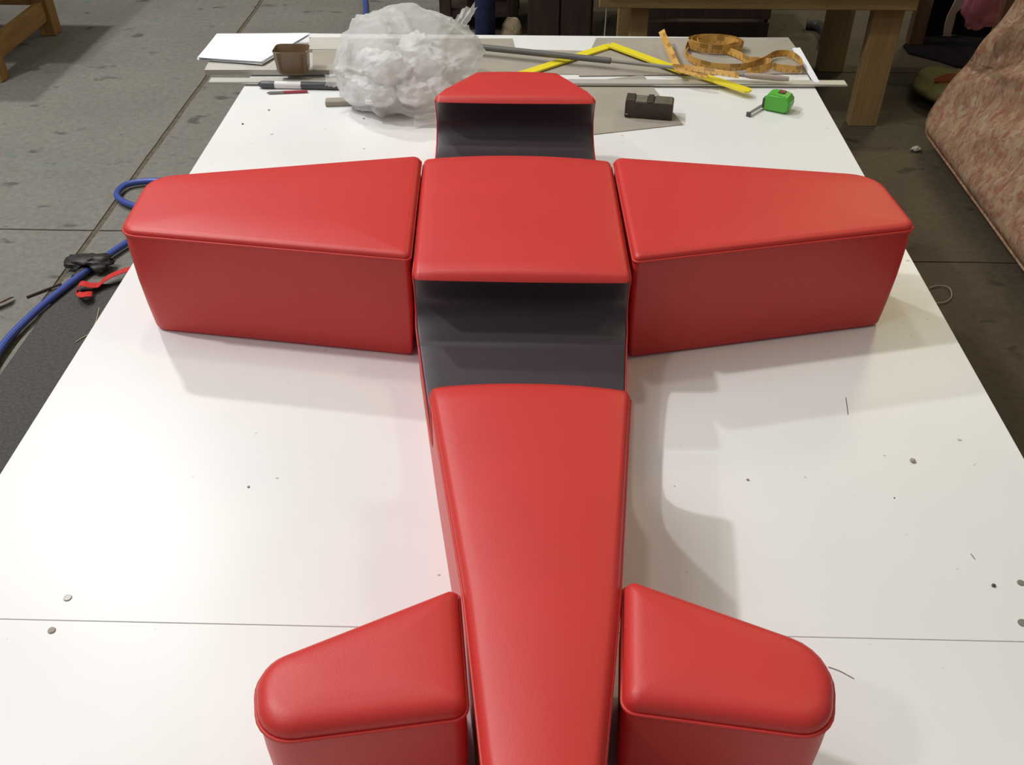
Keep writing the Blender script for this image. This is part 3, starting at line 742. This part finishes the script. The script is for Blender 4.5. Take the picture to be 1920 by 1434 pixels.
sk = crumple(Vector((-.138, 5.10, .06)), (.058, .075, .075), 8.2, 4, .22, 1.8, False)
for v in sk.verts: v.co.z = max(v.co.z, .002)
tag(obj('cloth_sack', sk, TAN, None, 50), 'slumped tan cloth sack between navy roll and dark cabinet', 'sack')
pp = spline([Vector((.325, 5.02, .80)), Vector((.327, 5.02, .5)), Vector((.345, 5.0, .3)), Vector((.343, 4.98, .1)), Vector((.33, 4.9, .006)), Vector((.25, 4.82, .005))], 8)
tag(obj('white_cable', tube(pp, .0035, 6), speckled('dirty_white', (.30, .27, .22), (.36, .33, .28), 10, .6)), 'thin pale cable hanging down beside the dark cabinet', 'cable')
# under the bench: a dark offcut crate and a dark elbow on the floor
cr = thing('dark_crate', 'low dark crate in the shade under the pale bench', 'crate', (.85, 5.35, 0))
for z in (.05, .15, .25):
    obj('slat', box((.85, 5.20, z), (.75, .02, .08)), DARKWOOD, cr); obj('slat', box((.85, 5.60, z), (.75, .02, .08)), DARKWOOD, cr)
for x in (.49, 1.21): obj('end_board', box((x, 5.40, .15), (.02, .38, .29)), DARKWOOD, cr)
obj('bottom_board', box((.85, 5.40, .012), (.70, .38, .02)), DARKWOOD, cr)
pp = spline([P(u, v, .03) for u, v in [(1512, 45), (1535, 48), (1548, 62), (1546, 80)]], 6)
tag(obj('pipe_elbow', tube(pp, .028, 12), BLACK, None, 50), 'black bent pipe on the floor behind the bench leg', 'pipe')

# clothes rack with hanging cloths at the far right
rx = thing('timber_rack', 'red brown timber rack with dark cloth at the far right', 'rack', (2.15, 5.0, 0))
for a, b in (((1.985, 5.13, .0125), (1.985, 5.13, 1.1)), ((2.285, 4.84, .0125), (2.285, 4.84, 1.1)), ((2.62, 5.13, 0), (2.62, 5.13, 1.1))):
    obj('post', bar(a, b, .075, .06, .003, (0, 1, 0)), BROWN, rx)
obj('rail', bar((1.95, 5.13, 1.0), (2.70, 5.13, 1.0), .05, .07, .003), BROWN, rx)
obj('rail', bar((2.285, 4.78, 1.0), (2.285, 5.16, 1.0), .05, .07, .003), BROWN, rx)
BLK = speckled('black_cloth', (.008, .0065, .006), (.015, .012, .011), 20, .9, .1)
def drape(pts_top, z1, z0, m, amp, n=26, rows=14, foot=0.0):
    bm = bmesh.new(); g = []
    a, b = Vector(pts_top[0]), Vector(pts_top[1]); nn = Vector((-(b - a).y, (b - a).x)).normalized()
    for j in range(rows):
        t = j / (rows - 1); r = []
        for i in range(n):
            s = i / (n - 1); q = a.lerp(b, s) - nn * (foot * max(0, t - .75) * 4 + amp * (.3 + t) * math.sin(s * 16 + 1.3 * math.sin(t * 3)))
            r.append(bm.verts.new((q.x, q.y, z1 + (z0 - z1) * t)))
        g.append(r)
    for a_, b_ in zip(g, g[1:]):
        for k in range(n - 1): bm.faces.new((a_[k], a_[k + 1], b_[k + 1], b_[k]))
    fs = bm.faces[:]; ex = bmesh.ops.solidify(bm, geom=fs, thickness=.004)
    return bm
tag(obj('black_cloth', drape([(2.03, 5.24), (2.70, 5.24)], 1.02, .014, BLK, .014), BLK, None, 60), 'black cloth hanging from the rack down to the floor', 'cloth')
tag(obj('black_cloth', slab_poly([P(u, v, .012) for u, v in [(1694, 84), (1705, 98), (1760, 112), (1815, 130), (1850, 136), (1885, 100), (1850, 66), (1720, 66)]], 0.0005, .012), BLK), 'black cloth edge spread on the floor beneath the rack', 'cloth')
pp = [Vector((2.155, 4.90, 1.0)), Vector((2.150, 4.90, .75)), Vector((2.15, 4.90, .55)), Vector((2.155, 4.90, .42))]
pa, pb = P(1793, -6, .72), P(1768, 66, .44)
pp = spline([pa + Vector((.03, 0, .25)), pa, pa.lerp(pb, .5) + Vector((-.01, 0, 0)), pb], 8)
tag(obj('white_strap', ribbon(pp, [(1, .15, .1 + .3 * math.sin(i * .5)) for i in range(len(pp))], .036, .004), speckled('grey_white_cloth', (.26, .24, .21), (.32, .30, .26), 9, .8), None, 60), 'white cloth strap hanging in front of the black cloth', 'strap')
pk = crumple(P(1848, -8, .68) , (.078, .045, .13), 6.6, 4, .25, 1.5, False)
tag(obj('pink_bag', pk, vinyl('pink_film', (.20, .055, .075), .3), None, 40), 'pink crumpled bag hanging on the rack at the far right', 'bag')
# floor cushion with orange cloth
cu = crumple(Vector((1.93, 4.40, .055)), (.17, .24, .062), 2.2, 4, .18, 1.3, False)
for v in cu.verts: v.co.z = max(v.co.z, .002)
tag(obj('floor_cushion', cu, speckled('olive_cloth', (.13, .11, .04), (.18, .155, .065), 14, .85, .2), None, 60), 'olive yellow bundle lying on the floor beyond the patterned mattress', 'cushion')
oc = crumple(Vector((1.925, 4.36, .116)), (.10, .045, .022), 7.7, 3, .25, 1.6, False)
tag(obj('orange_cloth', oc, speckled('orange_brown_cloth', (.14, .035, .01), (.19, .05, .015), 20, .85, .2), None, 60), 'orange brown cloth on top of the olive bundle', 'cloth')
p = P(1718, 279, .012); tag(obj('foam_scrap', crumple(p, (.022, .016, .012), 1.2, 3, .3, 2, False), CARD_GREY, None, 40), 'pale foam scrap on the brown floor by the mattress', 'scrap')
pp = spline([P(u, v, .006) for u, v in [(1742, 540), (1760, 535), (1780, 540), (1784, 556), (1772, 566), (1756, 568)]], 6)
tag(obj('thread', tube(pp, .002, 5), CARD_GREY), 'curled pale thread on the floor below the mattress edge', 'thread')

# ------------------------------------------------------------------ patterned mattress leaning to the right
def tick_mat():
    m = mat('floral_ticking', (.5, .35, .27), .8, .2); k = N(m); v = k.coord()
    base = k.ramp(k.noise(v, 22, 4, .6), [(.35, (.25, .13, .07)), (.6, (.37, .245, .145))])
    pink = k.ramp(k.noise(k.coord(scale=(1, 1.5, .9)), 34, 3, .5, .6), [(.54, (0, 0, 0)), (.62, (1, 1, 1))])
    c = k.mix(k.mix(.75, (0, 0, 0), pink), base, (.27, .09, .07))
    pale = k.ramp(k.noise(k.coord(scale=(1.3, 1, .8), rot=(.4, .2, .9)), 30, 3, .5, .9), [(.60, (0, 0, 0)), (.66, (1, 1, 1))])
    c = k.mix(k.mix(.65, (0, 0, 0), pale), c, (.42, .33, .25))
    k.color(c); k.bump(k.noise(v, 9, 3), .35, .02)
    return m
mt = thing('mattress', 'pink and beige patterned mattress leaning over at the right edge', 'mattress', (1.80, 3.0, 0))
TICK = tick_mat()
ML, MH, MT, TILT = 2.5, 1.6, .15, math.radians(25)
rot = Matrix.Rotation(TILT, 3, 'Y')
NX, NZ = 80, 54
bm = bmesh.new()
def mp(s, t, side_):
    """s along length 0..1, t up 0..1"""
    ed = min(s, 1 - s) * ML; et = min(t, 1 - t) * MH
    rr = .07
    k = 1 - (1 - min(1, ed / rr)) ** 2; k2 = 1 - (1 - min(1, et / rr)) ** 2
    puff = MT / 2 * (.45 + .55 * math.sqrt(max(0, k * k2)))
    puff += (.010 * math.sin(s * ML * 22 + t * MH * 16) * math.sin(t * MH * 20 - s * ML * 9) + .012 * math.sin(s * ML * 14 + t * MH * 26 + 3 * noise.noise((s * 5, t * 5, 1))) + .016 * noise.noise((s * 9, t * 4, 3))) * min(1, min(ed, et) / .1)
    # rounded outline corners
    x, z = (s - .5) * ML, t * MH
    cr_ = .10; dx, dz = max(0, cr_ - ed), max(0, cr_ - et)
    if dx > 0 and dz > 0:
        q = math.hypot(dx, dz); m_ = max(dx, dz)
        f = m_ / q
        x -= math.copysign(dx * (1 - f), -1 if s < .5 else 1) * 1.0; z -= dz * (1 - f) * (-1 if t < .5 else 1)
    return Vector((side_ * puff, x, z))
grids = {}
for sd in (-1, 1):
    g = [[None] * (NZ + 1) for _ in range(NX + 1)]
    for i in range(NX + 1):
        for j in range(NZ + 1):
            p = rot @ mp(i / NX, j / NZ, sd); g[i][j] = bm.verts.new(p + Vector((1.685, 2.70, .050)))
    grids[sd] = g
    for i in range(NX):
        for j in range(NZ): bm.faces.new((g[i][j], g[i + 1][j], g[i + 1][j + 1], g[i][j + 1]))
ga, gb = grids[-1], grids[1]
bo = [(i, 0) for i in range(NX)] + [(NX, j) for j in range(NZ)] + [(i, NZ) for i in range(NX, 0, -1)] + [(0, j) for j in range(NZ, 0, -1)]
for k in range(len(bo)):
    (a, b), (c_, d_) = bo[k], bo[(k + 1) % len(bo)]
    bm.faces.new((ga[a][b], ga[c_][d_], gb[c_][d_], gb[a][b]))
edge = [ga[a][b].co.copy() for a, b in bo]; edge.append(edge[0].copy())
obj('cover', bm, TICK, mt, 70)
obj('edge_piping', tube(edge, .007, 6, False), TICK, mt, 80)
